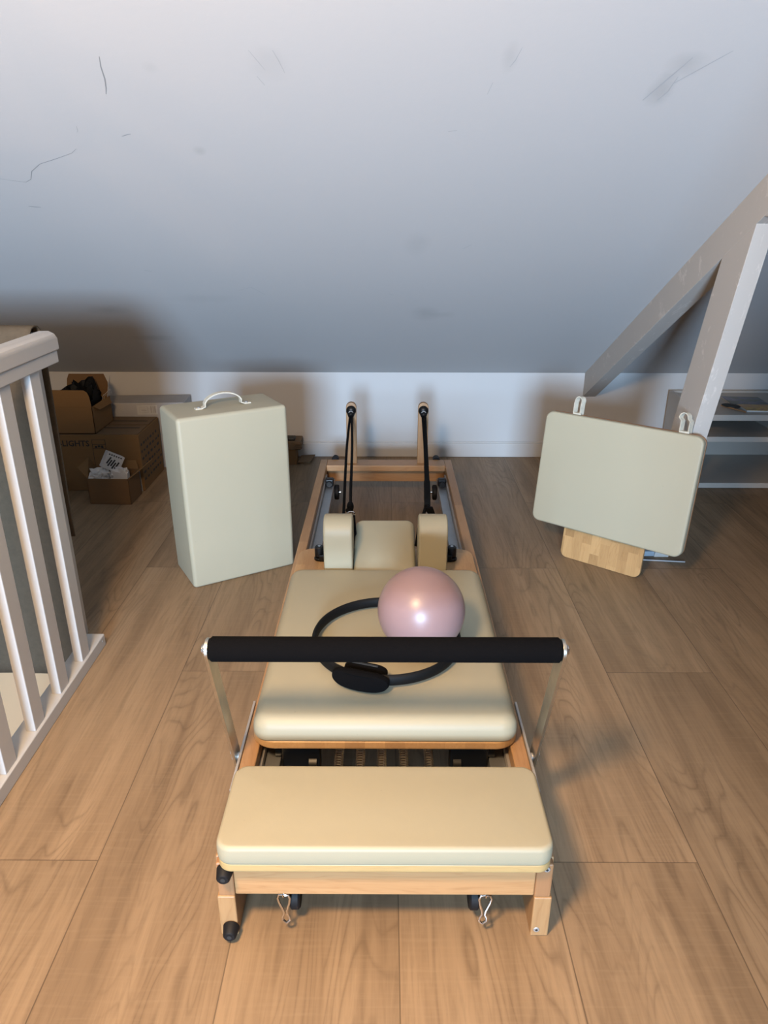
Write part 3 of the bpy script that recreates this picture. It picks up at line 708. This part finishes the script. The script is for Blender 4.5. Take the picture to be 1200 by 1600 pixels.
# footbar
fb_y, fb_z = 1.286, 0.606
b = MB(O); b.cyl((-0.366, fb_y, fb_z), (0.366, fb_y, fb_z), 0.0265, 32, bev=0.004); fb = b.build('footbar', M['foam'], ref)
d = Vector((0, 0.143, -0.389)).normalized(); pn = Vector((0, 0.389, 0.143)).normalized()
for s in (-1, 1):
    top = Vector((s * 0.371, fb_y, fb_z)); bot = Vector((s * 0.371, 1.440, 0.185))
    hw = 0.0235; th = 0.0035; L = (bot - top).length; dd = (bot - top).normalized(); pp = Vector((0, -dd.z, dd.y))
    out = [top + pp * hw * math.cos(a) - dd * hw * math.sin(a) for a in [PI * k / 10 for k in range(11)]] + [bot - pp * hw, bot + dd * 0.02, bot + pp * hw]
    b = MB(O); b.prism([(p.y, p.z) for p in out], 'X', s * 0.371 - th, s * 0.371 + th, 0.0008); arm = b.build('footbar_arm', M['steel'], ref)
    b = MB(O); b.cyl((s * 0.3745, fb_y, fb_z), (s * 0.379, fb_y, fb_z), 0.015, 22, bev=0.0015); b.cyl((s * 0.379, fb_y, fb_z), (s * 0.384, fb_y, fb_z), 0.010, 18, bev=0.002); b.build('end_bolt', M['chrome'], arm)
    for f_ in (0.93, 0.99): p = top.lerp(bot, f_); b = MB(O); b.cyl((s * 0.3745, p.y, p.z), (s * 0.383, p.y, p.z), 0.008, 14, bev=0.0015); b.build('pivot_bolt', M['plate'], arm)
    x0, x1 = sorted((s * 0.3542, s * 0.3605))
    b = MB(O); b.box((x0, 1.30, 0.120), (x1, 1.63, 0.214), 0.001); b.build('pivot_plate', M['plate'], ref)
    b = MB(O); b.cyl((s * 0.3605, 1.435, 0.195), (s * 0.3678, 1.435, 0.195), 0.010, 14); b.build('pivot_spacer', M['plate'], ref)
# rope posts at the far end, with pulleys and cords
for s in (-1, 1):
    xc = -0.181 if s < 0 else 0.195
    b = MB(O)
    ol = [(xc - 0.027, RT), (xc - 0.027, 0.510)] + [(xc - 0.027 * math.cos(PI * k / 12), 0.513 + 0.027 * math.sin(PI * k / 12)) for k in range(13)] + [(xc + 0.027, RT)]
    b.prism(ol, 'Y', 3.676, 3.706, 0.003); po = b.build('rope_post', M['wood_up'], ref)
    b = MB(O); b.sphere((xc, 3.668, 0.500), 0.026, (1, 0.75, 1), 24, 14); b.cyl((xc, 3.655, 0.490), (xc, 3.630, 0.478), 0.020, 18, 0.014, 0.003); pu = b.build('pulley', M['black'], po)
    b = MB(O); b.tube(arc((xc, 3.640, 0.493), 0.011, 0, 2 * PI, 16, 'XZ')[:-1], 0.0022, 6, True); b.build('pulley_ring', M['plate'], pu)
rope_sets = {
    -1: [([(-0.186, 3.632, 0.470), (-0.185, 3.30, 0.425), (-0.176, 2.95, 0.385), (-0.165, 2.60, 0.345), (-0.157, 2.40, 0.400)], 0.0062, 'rope'),
         ([(-0.177, 3.632, 0.470), (-0.160, 3.30, 0.440), (-0.148, 2.95, 0.425), (-0.140, 2.70, 0.418), (-0.131, 2.50, 0.425)], 0.0062, 'rope')],
    1: [([(0.190, 3.632, 0.470), (0.184, 3.30, 0.436), (0.172, 2.95, 0.420), (0.158, 2.62, 0.415), (0.140, 2.44, 0.436), (0.124, 2.41, 0.400), (0.112, 2.405, 0.320)], 0.0062, 'rope'),
        ([(0.203, 3.632, 0.472), (0.192, 3.30, 0.440), (0.180, 2.95, 0.428), (0.168, 2.62, 0.420), (0.158, 2.48, 0.440)], 0.0062, 'rope')]}
def smooth_path(P, k=6):
    P = [Vector(p) for p in P]; out = []
    for i in range(len(P) - 1):
        p0 = P[max(i - 1, 0)]; p1 = P[i]; p2 = P[i + 1]; p3 = P[min(i + 2, len(P) - 1)]
        for j in range(k):
            t = j / k
            out.append(0.5 * ((2 * p1) + (p2 - p0) * t + (2 * p0 - 5 * p1 + 4 * p2 - p3) * t * t + (3 * p1 - p0 - 3 * p2 + p3) * t ** 3))
    out.append(P[-1]); return out
for s in (-1, 1):
    for P, r, nm in rope_sets[s]:
        b = MB(O); b.tube(smooth_path(P), r, 10); b.build('rope', M['rope'], ref)
# left cord: knot, ring and strap
b = MB(O); b.sphere((-0.133, 2.52, 0.428), 0.014, (0.95, 1.0, 1.5), 16, 12); b.sphere((-0.137, 2.515, 0.415), 0.012, (1.2, 1, 0.8), 14, 10); b.build('rope_knot', M['rope'], ref)
b = MB(O); b.tube([Vector((-0.128, 2.475, 0.416)) + Vector((0.014 * math.cos(2 * PI * k / 20), 0, 0.010 * math.sin(2 * PI * k / 20))) for k in range(20)], 0.0022, 6, True); b.build('strap_ring', M['chrome'], ref)
b = MB(O); b.ribbon([(-0.126, 2.470, 0.412), (-0.123, 2.462, 0.37), (-0.120, 2.455, 0.32), (-0.117, 2.445, 0.262)], (1, 0.2, 0), 0.024, 0.016); b.build('hand_strap', M['rope'], ref)
# right cord: sleeve, clip and strap
b = MB(O); b.tube(smooth_path([(0.176, 2.98, 0.432), (0.170, 2.80, 0.424), (0.162, 2.62, 0.418), (0.155, 2.50, 0.436)]), [0.010] * 6 + [0.013] * 7 + [0.012] * 6, 10); b.build('rope_sleeve', M['rope'], ref)
b = MB(O); b.tube([(0.150, 2.47, 0.442), (0.154, 2.465, 0.425), (0.150, 2.46, 0.405)], 0.003, 8); b.build('strap_clip', M['chrome'], ref)
b = MB(O); b.ribbon([(0.158, 2.475, 0.446), (0.166, 2.47, 0.425), (0.172, 2.465, 0.395), (0.172, 2.46, 0.33)], (1, 0.2, 0), 0.028, 0.018); b.build('hand_strap', M['rope'], ref)

# ------------------------------------------------------------------ ring and ball on the carriage
MT = 0.3025
RC = Vector((0.003, 1.776, MT)); RR = 0.205
ring = thing('pilates_ring', RC, 'black padded pilates ring lying on the cream carriage under the ball', 'exercise ring')
b = MB(RC); rs = []
for k in range(72):
    a = 2 * PI * k / 72
    rs.append([RC + Vector(((RR + 0.0085 * math.cos(q)) * math.cos(a), (RR + 0.0085 * math.cos(q)) * math.sin(a), 0.0225 + 0.0165 * math.sin(q))) for q in [2 * PI * j / 12 for j in range(12)]])
b.loop_rings(rs); b.build('hoop', M['ringblack'], ring)
def lozenge(L, Hh, th):
    o = []
    for k in range(40):
        a = 2 * PI * k / 40; c_, s_ = math.cos(a), math.sin(a)
        o.append((math.copysign(abs(c_) ** 0.62, c_) * L / 2, math.copysign(abs(s_) ** 0.85, s_) * Hh / 2))
    return o
for ang in (math.atan2(-0.95, -0.31), math.atan2(0.95, 0.31)):
    Fm = Matrix.Translation(RC + Vector((math.cos(ang), math.sin(ang), 0)) * RR) @ Matrix.Rotation(ang - PI / 2 + PI, 4, 'Z')
    # local +y points to the hoop's centre
    def pad(y0, y1, L, Hh, z0, bend):
        t = bmesh.new(); ol = lozenge(L, Hh, 0); A_, B_ = [], []
        ins = [(0.0, 1.0)]
        rsx = []
        for yy, sc in ((y0, 0.86), (y0 + 0.004, 0.97), ((y0 + y1) / 2, 1.0), (y1 - 0.004, 0.97), (y1, 0.86)):
            rsx.append([Vector((u * sc, yy + bend * (u / (L / 2)) ** 2, z0 + v * sc)) for u, v in ol])
        return rsx
    b = MB(RC); b.rings(pad(-0.034, -0.008, 0.158, 0.054, 0.028, 0.010), mat=Fm); p1 = b.build('outer_grip', M['foam'], ring)
    b = MB(RC); b.rings(pad(0.012, 0.038, 0.120, 0.046, 0.026, 0.006), mat=Fm); p2 = b.build('inner_grip', M['foam'], ring)
    b = MB(RC); b.box((-0.040, 0.008, 0.014), (0.040, 0.016, 0.036), 0.002, Fm); b.box((-0.040, -0.014, 0.014), (0.040, -0.006, 0.036), 0.002, Fm); b.build('grip_mount', M['black'], p1)
    b = MB(RC); b.box((-0.036, 0.021, 0.0482), (0.036, 0.028, 0.0502), 0.0008, Fm); b.build('grip_slot', M['dark'], p2)
BC = (0.1005, 1.763, MT + 0.1215)
b = MB((BC[0], BC[1], MT)); b.sphere(BC, 0.1222, (1, 1, 0.995), 64, 40); o = b.build('exercise_ball', M['ball'])
tag(o, 'shiny pale pink exercise ball resting on the carriage', 'ball')
b = MB((BC[0], BC[1], MT)); b.cyl((BC[0] + 0.075, BC[1] + 0.02, BC[2] - 0.095), (BC[0] + 0.08, BC[1] + 0.022, BC[2] - 0.101), 0.007, 14); b.build('valve_plug', M['paper'], o)

# ------------------------------------------------------------------ sitting box
W_, D_, H_ = 0.454, 0.257, 0.725
sb = thing('sitting_box', (-0.795, 2.658, 0), 'tall cream upholstered box with carry handle standing on its end left of the reformer', 'padded box', None, (0, 0, 0.533))
b = MB()
b.cushion(W_, D_, H_, 0.016, 0.016, 0.003, 0.002, mat=Matrix.Translation((W_ / 2, D_ / 2, 0)), rb=0.010); b.build('cover', M['leather_pale'], sb)
for q in ((0.010, 0.004), (W_ - 0.010, 0.004)):
    pass
b = MB(); px0, px1, py = 0.125, 0.315, 0.105
path = [(px0 - 0.020, py, H_ + 0.0045), (px0 + 0.004, py, H_ + 0.0045), (px0 + 0.020, py, H_ + 0.010)] + [(0.220 - 0.078 * math.cos(PI * k / 12) , py, H_ + 0.012 + 0.046 * math.sin(PI * k / 12)) for k in range(1, 12)] + [(px1 - 0.020, py, H_ + 0.010), (px1 - 0.004, py, H_ + 0.0045), (px1 + 0.020, py, H_ + 0.0045)]
b.ribbon(path, (0, 1, 0), 0.024, 0.005); h = b.build('handle', M['strap'], sb)
for x in (px0 - 0.004, px1 + 0.004):
    b = MB(); b.cyl((x, py, H_ + 0.006), (x, py, H_ + 0.0105), 0.0075, 16, bev=0.001); b.build('rivet', M['plate'], h)

# ------------------------------------------------------------------ jump board leaning on the post
u = Vector((0.783, -0.622, 0)).normalized(); out = Vector((0.622, 0.783, 0)).normalized()
th = math.radians(7.0); up = Vector((0, 0, 1)) * math.cos(th) + out * math.sin(th); nb = out * math.cos(th) - Vector((0, 0, 1)) * math.sin(th)
P1 = Vector((0.811, 2.985, 0.001)) - out * 0.008
JM = Matrix((u, nb, up)).transposed().to_4x4()
jb = thing('jump_board', P1, 'cream padded board on a wooden foot leaning against the slanting post', 'padded board', None, JM.to_euler())
b = MB(); ol = []
for cx, cz_, a0 in ((0.327, 0.03, -PI / 2), (0.327, 0.60, 0), (0.02, 0.60, PI / 2), (0.02, 0.03, PI)):
    for k in range(9): a = a0 + PI / 2 * k / 8; ol.append((cx + 0.030 * math.cos(a), cz_ + 0.030 * math.sin(a)))
b.prism(ol, 'Y', 0.0, 0.016, 0.002); b.build('foot_board', M['wood_stave'], jb)
PW, PH = 0.674, 0.502
A = Matrix.Translation((0.176, 0.0, 0.137 + PH / 2 + 0.008)) @ Matrix.Rotation(PI / 2, 4, 'X')
b = MB(); b.cushion(PW, PH, 0.034, 0.034, 0.009, 0.003, 0.001, mat=A); pd = b.build('pad', M['leather_pale'], jb)
A2 = Matrix.Translation((0.176, 0.012, 0.137 + PH / 2 + 0.008)) @ Matrix.Rotation(PI / 2, 4, 'X')
b = MB(); b.cushion(PW + 0.002, PH + 0.002, 0.0115, 0.035, 0.002, 0, mat=A2, rb=0.001); bk = b.build('backing_board', M['wood_end'], jb)
bk['label'] = 'dark wooden backing'
for xx, wl, lean in ((-0.030, 0.015, 0.002), (0.425, 0.017, -0.010)):
    z0 = 0.137 + PH + 0.004
    P = [(xx - wl * 0.8, 0.0, z0 - 0.015), (xx - wl, 0.0, z0 + 0.015), (xx - wl, 0.0, z0 + 0.052)] + [(xx + lean - wl * math.cos(PI * k / 10), 0.0, z0 + 0.062 + wl * 1.25 * math.sin(PI * k / 10)) for k in range(11)] + [(xx + wl, 0.0, z0 + 0.052), (xx + wl, 0.0, z0 + 0.015), (xx + wl * 0.8, 0.0, z0 - 0.015)]
    b = MB(); b.ribbon([(px_, 0.004, pz_) for px_, _, pz_ in P], (0.35, 1, 0), 0.024, 0.0035); st = b.build('strap_loop', M['strap'], jb)
    b = MB(); b.box((xx - wl - 0.002, -0.010, z0 + 0.004), (xx + wl + 0.002, 0.016, z0 + 0.012), 0.002); b.build('stitched_end', M['strap'], st)
# pale object on the floor behind the board
b = MB((1.24, 2.99, 0)); b.box((1.165, 2.975, 0.0), (1.265, 3.02, 0.026), 0.007); o = b.build('metal_fitting', M['bluewhite'])
tag(o, 'small pale blue object on the floor peeping out behind the padded board', 'fitting')

b = MB((1.255, 2.927, 0)); b.tube([(1.160, 2.937, 0.0035), (1.345, 2.917, 0.0035)], 0.0032, 8)
tag(b.build('thin_rod', M['greypaper']), 'thin pale rod lying on the floor right of the wooden foot of the padded board', 'rod')

# ------------------------------------------------------------------ cardboard at far left
def text_part(s, name, size, mat, parent, M4):
    c = bpy.data.curves.new(name, 'FONT'); c.body = s; c.size = size; c.extrude = 0.0002; c.align_x = 'LEFT'; c.resolution_u = 2
    o = bpy.data.objects.new(name, c); COL.objects.link(o); c.offset = 0.0008
    me = bpy.data.meshes.new_from_object(o.evaluated_get(bpy.context.evaluated_depsgraph_get()))
    bpy.data.objects.remove(o); bpy.data.curves.remove(c)
    me.materials.clear(); me.materials.append(mat); me.name = name
    o = bpy.data.objects.new(name, me); COL.objects.link(o); o.parent = parent; o.matrix_local = M4
    return o
# big carton
CO = Vector((-1.838, 3.800, 0)); cw, cd, ch = 0.486, 0.375, 0.326
big = thing('large_carton', CO, 'large brown cardboard carton standing on the floor against the knee wall', 'box')
b = MB(); b.box((0, 0, 0), (cw, cd, ch), 0.004); b.mi = 1
for lo, hi in (((0.226, -0.0006, 0.298), (0.300, 0.0004, 0.300)), ((0.226, -0.0006, 0.248), (0.300, 0.0004, 0.250)), ((0.226, -0.0006, 0.272), (0.300, 0.0004, 0.274)), ((0.226, -0.0006, 0.030), (0.228, 0.0004, 0.300)), ((0.298, -0.0006, 0.030), (0.300, 0.0004, 0.300)),
               ((0.240, -0.0006, 0.252), (0.252, 0.0004, 0.264)), ((0.256, -0.0006, 0.255), (0.270, 0.0004, 0.267)), ((0.274, -0.0006, 0.252), (0.286, 0.0004, 0.266)), ((0.226, -0.0006, 0.075), (0.300, 0.0004, 0.078)), ((0.236, -0.0006, 0.040), (0.288, 0.0004, 0.056))): b.box(lo, hi)
rnd = random.Random(3)
for r in range(6):
    yy = 0.02
    while yy < 0.33:
        L = rnd.uniform(0.014, 0.036); z = ch - 0.07 - r * 0.040
        b.box((cw - 0.0004, yy, z), (cw + 0.0006, yy + L, z + rnd.uniform(0.010, 0.016))); yy += L + rnd.uniform(0.016, 0.030)
b.build('body', [M['card'], M['ink']], big)
for y0, y1, e in ((0.003, 0.178, 0), (0.196, cd - 0.003, 1)):
    b = MB(); b.sheet([[(0.002, y0, ch + (0.003 if e else 0.001)), (cw - 0.006, y0, ch + (0.003 if e else 0.001)), (cw - 0.006, y1, ch + (0.001 if e else 0.003)), (0.002, y1, ch + (0.001 if e else 0.003))]], 0.003)
    b.mi = 1; b.box((0.26, 0.118 if not e else 0.262, ch + 0.0056), (cw - 0.03, 0.127 if not e else 0.271, ch + 0.0070)); b.mi = 0
    b.build('top_flap', [M['card2'], M['ink']], big)
FM = Matrix.Rotation(PI / 2, 4, 'X')
text_part('D-LIGHTS', 'lettering', 0.046, M['ink'], big, Matrix.Translation((0.012, -0.0004, 0.262)) @ FM)
b = MB(); b.sheet([[(cw - 0.03, -0.003, 0.0), (cw - 0.012, -0.003, 0.0), (cw - 0.016, -0.004, 0.12), (cw - 0.030, -0.004, 0.12)]], 0.001); b.build('tape', M['greypaper'], big)

def open_box(root, w, d, h, mat, inner, t=0.003):
    b = MB(); b.box((0, 0, 0), (w, d, t)); b.box((0, 0, 0), (w, t, h)); b.box((0, d - t, 0), (w, d, h)); b.box((0, 0, 0), (t, d, h)); b.box((w - t, 0, 0), (w, d, h))
    return b.build('body', mat, root)
# open carton on top
oz = ch + 0.0065
OC = Vector((-1.832, 3.800, oz)); ow, od, oh = 0.250, 0.275, 0.148
oc = thing('open_carton', OC, 'open brown carton with black wrapping on top of the large carton', 'box')
open_box(oc, ow, od, oh, M['card'], None)
def flap(root, name, pts, mat): b = MB(); b.sheet([pts], 0.003); return b.build(name, mat, root)
fr = [(0.0, 0.0, oh), (ow, 0.0, oh), (ow - 0.004, -0.002, oh + 0.055), (ow - 0.012, -0.003, oh + 0.080), (ow - 0.03, -0.003, oh + 0.093), (0.0, -0.004, oh + 0.095)]
flap(oc, 'front_flap', fr, M['card'])
bkp = [(0.005, od, oh), (ow - 0.004, od, oh), (ow - 0.010, od + 0.02, oh + 0.075), (ow - 0.030, od + 0.03, oh + 0.118), (0.022, od + 0.03, oh + 0.118), (0.010, od + 0.025, oh + 0.09)]
flap(oc, 'back_flap', bkp, M['carddark'])
flap(oc, 'side_flap', [(ow, 0.02, oh), (ow, od - 0.02, oh), (ow + 0.026, od - 0.05, oh - 0.030), (ow + 0.022, 0.05, oh - 0.025)], M['card'])
# black wrapping inside
def crumple(c, r, sc, seed, amp, mat, name, label, cat, lim=None, sub=4):
    t = bmesh.new(); bmesh.ops.create_icosphere(t, subdivisions=sub, radius=r)
    for v in t.verts:
        n_ = v.co.normalized()
        k = 1 + amp * (mnoise.noise(n_ * 2.3 + Vector((seed, 0, 0))) + 0.6 * mnoise.noise(n_ * 5.1 + Vector((0, seed, 0))))
        v.co = Vector((n_.x * r * sc[0] * k, n_.y * r * sc[1] * k, n_.z * r * sc[2] * k)) + Vector(c)
        if lim:
            lo, hi = lim
            v.co = Vector([min(max(v.co[i], lo[i]), hi[i]) for i in range(3)])
    base = Vector((c[0], c[1], c[2] - r * sc[2]))
    b = MB(base); b.merge(t); o = b.build(name, mat, angle=12)
    return tag(o, label, cat)
crumple(OC + Vector((0.150, 0.150, 0.135)), 0.125, (0.90, 0.95, 0.85), 4.0, 0.62, M['blackfilm'], 'black_wrapping', 'crumpled black plastic wrapping sticking out of the open carton', 'wrapping',
        (OC + Vector((0.045, 0.012, 0.0045)), OC + Vector((ow - 0.030, od - 0.012, 0.30))))
b = MB(OC + Vector((ow - 0.015, 0.2, 0.05)))
b.tube([OC + Vector(p) for p in smooth_path([(ow - 0.012, 0.19, 0.06), (ow - 0.010, 0.19, 0.155), (ow + 0.010, 0.195, 0.178), (ow + 0.034, 0.20, 0.200), (ow + 0.040, 0.205, 0.178), (ow + 0.015, 0.21, 0.168), (ow - 0.010, 0.215, 0.156), (ow - 0.014, 0.215, 0.10)])], 0.0012, 6)
tag(b.build('wire', M['greypaper']), 'thin wire loop poking out of the open carton', 'wire')
b = MB(); b.sheet([[(ow - 0.002, 0.236, oh), (ow - 0.002, od - 0.002, oh), (ow + 0.014, od + 0.004, oh + 0.115), (ow + 0.004, 0.250, oh + 0.05)]], 0.0015); tf = b.build('torn_flap', M['greypaper'], oc); tf['label'] = 'pale torn corner of the open carton'
# flat pale box behind
WB = Vector((-1.70, 4.185, 0))
wb = thing('pale_box', WB, 'pale grey box with a printed label standing between the large carton and the knee wall', 'box', None, (0, 0, 0.06))
b = MB(); b.box((0, 0, 0), (0.50, 0.21, 0.405), 0.004); b.build('body', M['greypaper'], wb)
b = MB(); b.box((0.22, -0.0006, 0.335), (0.34, 0.0004, 0.392)); b.mi = 1
for lo, hi in (((0.235, 0.345), (0.285, 0.347)), ((0.235, 0.380), (0.285, 0.382)), ((0.235, 0.345), (0.237, 0.382)), ((0.283, 0.345), (0.285, 0.382)), ((0.245, 0.358), (0.275, 0.361)), ((0.245, 0.367), (0.270, 0.370)), ((0.300, 0.345), (0.306, 0.386)), ((0.314, 0.345), (0.317, 0.386)), ((0.322, 0.345), (0.330, 0.386))):
    b.box((lo[0], -0.0012, lo[1]), (hi[0], -0.0004, hi[1]))
b.build('label_sheet', [M['paper'], M['plate']], wb)
# small open carton in front
SO = Vector((-1.586, 3.600, 0)); sw, sd, sh = 0.222, 0.165, 0.145
sc_ = thing('small_open_carton', SO, 'small open brown carton full of white packaging in front of the large carton', 'box', None, (0, 0, -0.03))
open_box(sc_, sw, sd, sh, M['carddark'], None)
flap(sc_, 'left_flap', [(0, 0.01, sh), (0.0, sd - 0.01, sh), (-0.035, sd - 0.03, sh + 0.075), (-0.055, 0.03, sh + 0.050)], M['card'])
flap(sc_, 'right_flap', [(sw, 0.005, sh), (sw, sd - 0.005, sh), (sw + 0.075, sd + 0.02, sh + 0.055), (sw + 0.055, 0.04, sh + 0.040)], M['card'])
flap(sc_, 'back_flap', [(0.0, sd, sh), (sw, sd, sh), (sw - 0.02, sd + 0.03, sh + 0.04), (0.02, sd + 0.03, sh + 0.04)], M['card'])
# white printed box tilted inside
Rm = Matrix.Rotation(math.radians(24), 4, 'Y') @ Matrix.Rotation(math.radians(-22), 4, 'X') @ Matrix.Rotation(math.radians(24), 4, 'Z')
wbx = thing('white_product_box', SO + Vector((0.108, 0.104, 0.206)), 'small white box with black print tilted on top of the small open carton', 'box', None, Rm.to_euler())
b = MB(); b.box((-0.046, -0.038, -0.046), (0.046, 0.038, 0.046), 0.002); b.mi = 1
for k in range(5): x = -0.030 + k * 0.0125; b.box((x, -0.0386, -0.024 - 0.008 * (k % 2)), (x + 0.008, -0.0376, 0.006 + 0.010 * ((k + 1) % 2)), 0, Matrix.Rotation(0.25, 4, 'Y'))
for k in range(6): x = -0.038 + k * 0.0125; b.box((x, -0.0386, 0.031), (x + 0.008, -0.0376, 0.038))
b.build('body', [M['paper'], M['ink']], wbx)
crumple(SO + Vector((0.055, 0.050, 0.135)), 0.064, (1.0, 0.8, 0.85), 1.0, 0.4, M['paper'], 'crumpled_paper', 'crumpled white paper at the left edge of the small open carton', 'paper',
        (SO + Vector((0.006, 0.006, 0.0045)), SO + Vector((0.112, 0.056, 0.19))))
crumple(SO + Vector((0.172, 0.045, 0.140)), 0.062, (0.95, 0.8, 0.9), 9.0, 0.4, M['paper'], 'crumpled_paper', 'crumpled greyish white paper at the right edge of the small open carton', 'paper',
        (SO + Vector((0.116, 0.014, 0.0045)), SO + Vector((0.214, 0.050, 0.195))))
b = MB((-1.80, 3.73, 0)); b.box((-1.815, 3.715, 0.0), (-1.775, 3.75, 0.105), 0.012); o = b.build('white_adapter', M['paper'])
tag(o, 'small white upright object beside the large carton next to the last baluster', 'object')
# little carton and flattened piece right of the sitting box
LB = Vector((-0.660, 4.268, 0))
lb = thing('little_carton', LB, 'small brown carton by the baseboard half hidden behind the tall cream box', 'box')
b = MB(); b.box((0, 0, 0), (0.105, 0.10, 0.095), 0.002); b.build('body', M['card'], lb)
b = MB(); b.box((-0.01, -0.006, 0.096), (0.135, 0.13, 0.150), 0.004); b.build('lid', M['card2'], lb)
b = MB()
for k in range(3): b.box((0.098, -0.010 - 0.001 * k, 0.102 + 0.015 * k), (0.142, 0.02, 0.110 + 0.015 * k), 0.002)
b.build('folded_edge', M['card2'], lb)
b = MB((-0.62, 4.31, 0.151)); b.box((-0.68, 4.275, 0.1505), (-0.560, 4.345, 0.168), 0.006); tag(b.build('dark_pouch', M['dark']), 'flat dark object lying on the little carton behind the tall cream box', 'pouch')
b = MB((-0.51, 4.33, 0)); b.sheet([[(-0.548, 4.268, 0.010), (-0.470, 4.285, 0.010), (-0.452, 4.415, 0.012), (-0.540, 4.40, 0.012)]], 0.006); b.box((-0.535, 4.275, 0), (-0.475, 4.40, 0.0105), 0.002)
tag(b.build('cardboard_piece', M['card2']), 'flattened piece of cardboard on the floor beside the little carton', 'cardboard')

# ------------------------------------------------------------------ shelf unit at far right
SX0, SX1, SY0, SY1 = 1.742, 2.75, 3.862, 4.40
sh_ = thing('shelf_unit', (SX0, SY0, 0), 'low white open shelf unit behind the slanting post at far right', 'shelf')
o3 = (SX0, SY0, 0)
for z0, z1 in ((0.004, 0.034), (0.276, 0.306), (0.397, 0.431)):
    b = MB(o3); b.box((SX0 + 0.018, SY0, z0), (SX1 - 0.018, SY1 - 0.012, z1), 0.002); b.build('shelf_board', M['shelf'], sh_)
for x in (SX0, SX1 - 0.0179):
    b = MB(o3); b.box((x, SY0 + 0.01, 0), (x + 0.0179, SY1, 0.445), 0.002); b.build('side_panel', M['shelf'], sh_)
b = MB(o3); b.box((SX0 + 0.018, SY1 - 0.0115, 0.0), (SX1 - 0.018, SY1, 0.445), 0.001); b.build('back_panel', M['shelf'], sh_)
b = MB(o3); b.box((2.20, SY0 + 0.03, 0.3065), (2.215, SY1 - 0.012, 0.3965), 0.001); b.build('divider', M['shelf'], sh_)
# things lying on the shelf
def flat_thing(name, c, w, d, h, rz, mat, label, cat, group=None, z=0.4312, edge=None):
    t_ = thing(name, (c[0], c[1], z), label, cat, group, (0, 0, rz))
    b = MB(); b.box((-w / 2, -d / 2, 0), (w / 2, d / 2, h - 0.001), 0.001); b.build('pages', M['paper'], t_)
    b = MB(); b.box((-w / 2 - 0.001, -d / 2 - 0.001, h - 0.001), (w / 2 + 0.001, d / 2 + 0.001, h)); b.build('cover', mat, t_)
    return t_
flat_thing('magazine', (2.10, 4.16), 0.21, 0.19, 0.008, -0.10, M['mag_dark'], 'dark covered magazine lying furthest back on the shelf unit', 'magazine')
flat_thing('magazine', (2.125, 3.985), 0.235, 0.135, 0.010, -0.06, M['mag_yellow'], 'yellow covered magazine lying on the shelf unit near its front edge', 'magazine')
b = MB((1.955, 4.02, 0.4312)); b.sphere((1.955, 4.02, 0.443), 0.05, (1.05, 0.62, 0.22), 24, 12, Matrix.Translation((1.955, 4.02, 0)) @ Matrix.Rotation(-0.75, 4, 'Z') @ Matrix.Translation((-1.955, -4.02, 0)))
tag(b.build('oval_case', M['dark']), 'dark oval case lying left of the yellow magazine on the shelf', 'case')
b = MB((1.90, 4.08, 0.4312)); b.sphere((1.905, 4.12, 0.455), 0.045, (0.45, 0.9, 0.5), 20, 12); tag(b.build('dark_bundle', M['dark']), 'small dark bundle beside the post on the shelf top', 'bundle')
b = MB((1.97, 3.93, 0.4312)); b.tube([(1.915, 4.05, 0.437), (1.985, 3.900, 0.437)], 0.0045, 8); tag(b.build('pencil', M['wood_end']), 'thin brown pencil at the corner of the yellow magazine', 'pencil')
